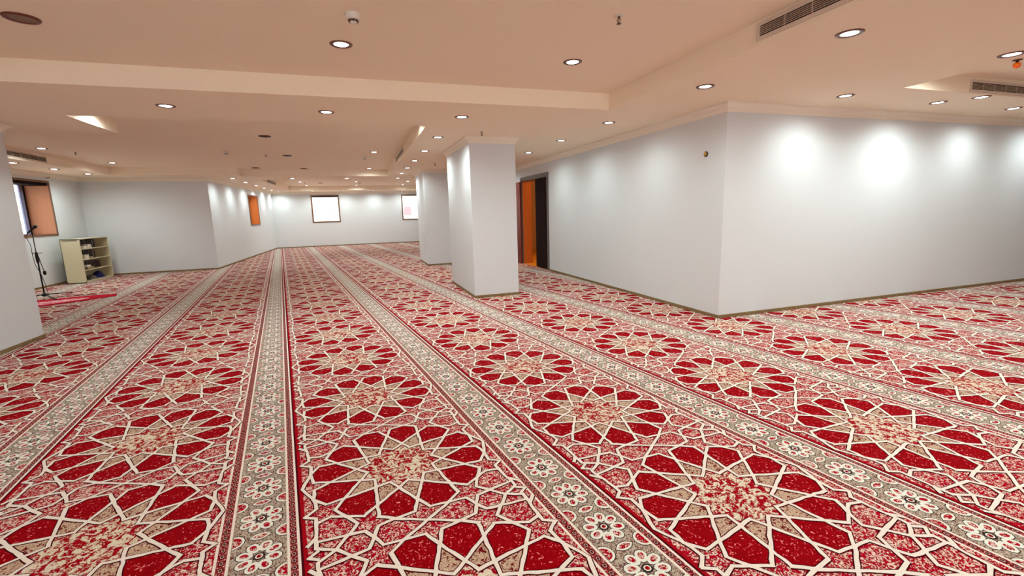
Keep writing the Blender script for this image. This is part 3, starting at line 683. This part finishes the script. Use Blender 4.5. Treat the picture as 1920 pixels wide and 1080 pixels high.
cloth(-6.80, cy0 + .90, .05, .12, .14, .16, M['navy'], 'navy blue crumpled cloth on the right of the bottom cabinet shelf')

# ------------------------------------------------------------------ microphone stand and folded rug
mx_, my_ = -6.226, 11.862
t = empty('microphone_stand', (mx_, my_, .0150), label='black tripod microphone stand with boom standing beside the left window', cat='microphone stand')
b = MB(); b.lathe([(.020, .10), (.045, .085), (.050, .055), (.030, .035), (.018, .03)], 16); b.build('base_hub', M['blackmetal'], t)
for a in (-48, 72, 192):
    a = R(a); b = MB(); d = Vector((math.cos(a), math.sin(a), 0)); b.tube([Vector((0, 0, .07)) + d * .03, Vector((0, 0, .045)) + d * .30, Vector((0, 0, .012)) + d * .58], .010, 8)
    lg = b.build('leg', M['blackmetal'], t); b = MB(); b.lathe([(.013, 0), (.015, .01), (.012, .028)], 10, 0, Matrix.Translation(d * .585 + Vector((0, 0, .002)))); b.build('rubber_foot', M['blackmetal'], lg)
b = MB(); b.tube([(0, 0, .06), (0, 0, .88)], .013, 12); b.build('lower_tube', M['blackmetal'], t)
b = MB(); b.tube([(0, 0, .86), (0, 0, 1.36)], .008, 10); b.build('upper_tube', M['blackmetal'], t)
b = MB(); b.lathe([(.018, .72), (.024, .76), (.028, .86), (.022, .92), (.016, .95)], 14); b.tube([(-.07, 0, .925), (.09, 0, .925)], .008, 8); b.build('clutch', M['blackmetal'], t)
b = MB(); b.tube([(.02, .01, .86), (.04, .02, .66), (.052, .03, .56)], .006, 8); b.lathe([(.012, 0), (.026, .02), (.026, .07), (.010, .09)], 12, 0, Matrix.Translation((.056, .033, .47))); b.build('boom_counterweight', M['blackmetal'], t)
b = MB(); b.tube([(0, 0, 1.34), (.0, -.01, 1.385), (-.015, -.02, 1.40)], .012, 8); b.build('microphone_clip', M['blackmetal'], t)
# microphone itself rests in the clip
t2 = empty('microphone', (mx_, my_, 1.4125), label='black handheld microphone held in the clip on top of the stand', cat='microphone')
ax = Vector((.75, -.12, .62)).normalized(); mt = ax.to_track_quat('Z', 'Y').to_matrix().to_4x4()
b = MB(); b.lathe([(.012, -.11), (.014, -.10), (.018, .03), (.021, .055)], 16, 0, mt); b.build('handle', M['blackmetal'], t2)
b = MB(); b.lathe([(.020, .052), (.030, .070), (.033, .092), (.028, .114), (.014, .128), (.001, .131)], 18, 0, mt); b.build('grille', M['blackmetal'], t2)
b = MB(); p0 = Vector((mx_, my_, 1.4125)) - ax * .118
b.tube([p0, p0 + Vector((-.03, 0, -.06)), (mx_ - .062, my_, 1.10), (mx_ - .06, my_ - .01, .9), (mx_ - .04, my_ - .02, .7), (mx_ + .03, my_ - .03, .5), (mx_ + .055, my_ - .02, .3), (mx_ + .08, my_ - .03, .08), (mx_ + .12, my_ - .08, .022), (mx_ + .5, my_ - .02, .021), (mx_ + .85, my_ + .05, .010)], .005, 6)
tag(b.build('microphone_cable', M['blackmetal']), 'thin black cable running down the microphone stand to the carpet', 'cable')
M['rug_red'] = mottled('rug_crimson', [(0, (140, 6, 22)), (.6, (190, 20, 44))], 30, .5, 160)
M['rug_in'] = mottled('rug_pink_field', [(0, (170, 20, 60)), (.46, (200, 40, 80)), (.52, (240, 190, 190)), (.7, (245, 205, 200))], 22, 1.0, 120)
t = empty('prayer_rug', (-5.45, 11.25, 0), label='folded crimson prayer rug with pale pink field lying at the foot of the microphone stand', cat='rug')
out = [(-4.86, 11.49), (-4.99, 11.80), (-5.35, 11.78), (-6.05, 11.60), (-6.55, 11.50), (-6.25, 10.55), (-5.75, 10.62), (-5.3, 11.03)]
out = [(x + 5.45, y - 11.25) for x, y in out]
b = MB(); b.prism(out[::-1], .0042, .014); b.build('rug_body', M['rug_red'], t, .004)
inn = [(-5.22, 11.36), (-5.36, 11.46), (-5.70, 11.40), (-6.15, 11.23), (-6.15, 10.74), (-5.85, 10.78), (-5.5, 11.05)]
b = MB(); b.prism([(x + 5.45, y - 11.25) for x, y in inn][::-1], .014, .0145); b.build('patterned_field', M['rug_in'], t, label='pale pink patterned field')
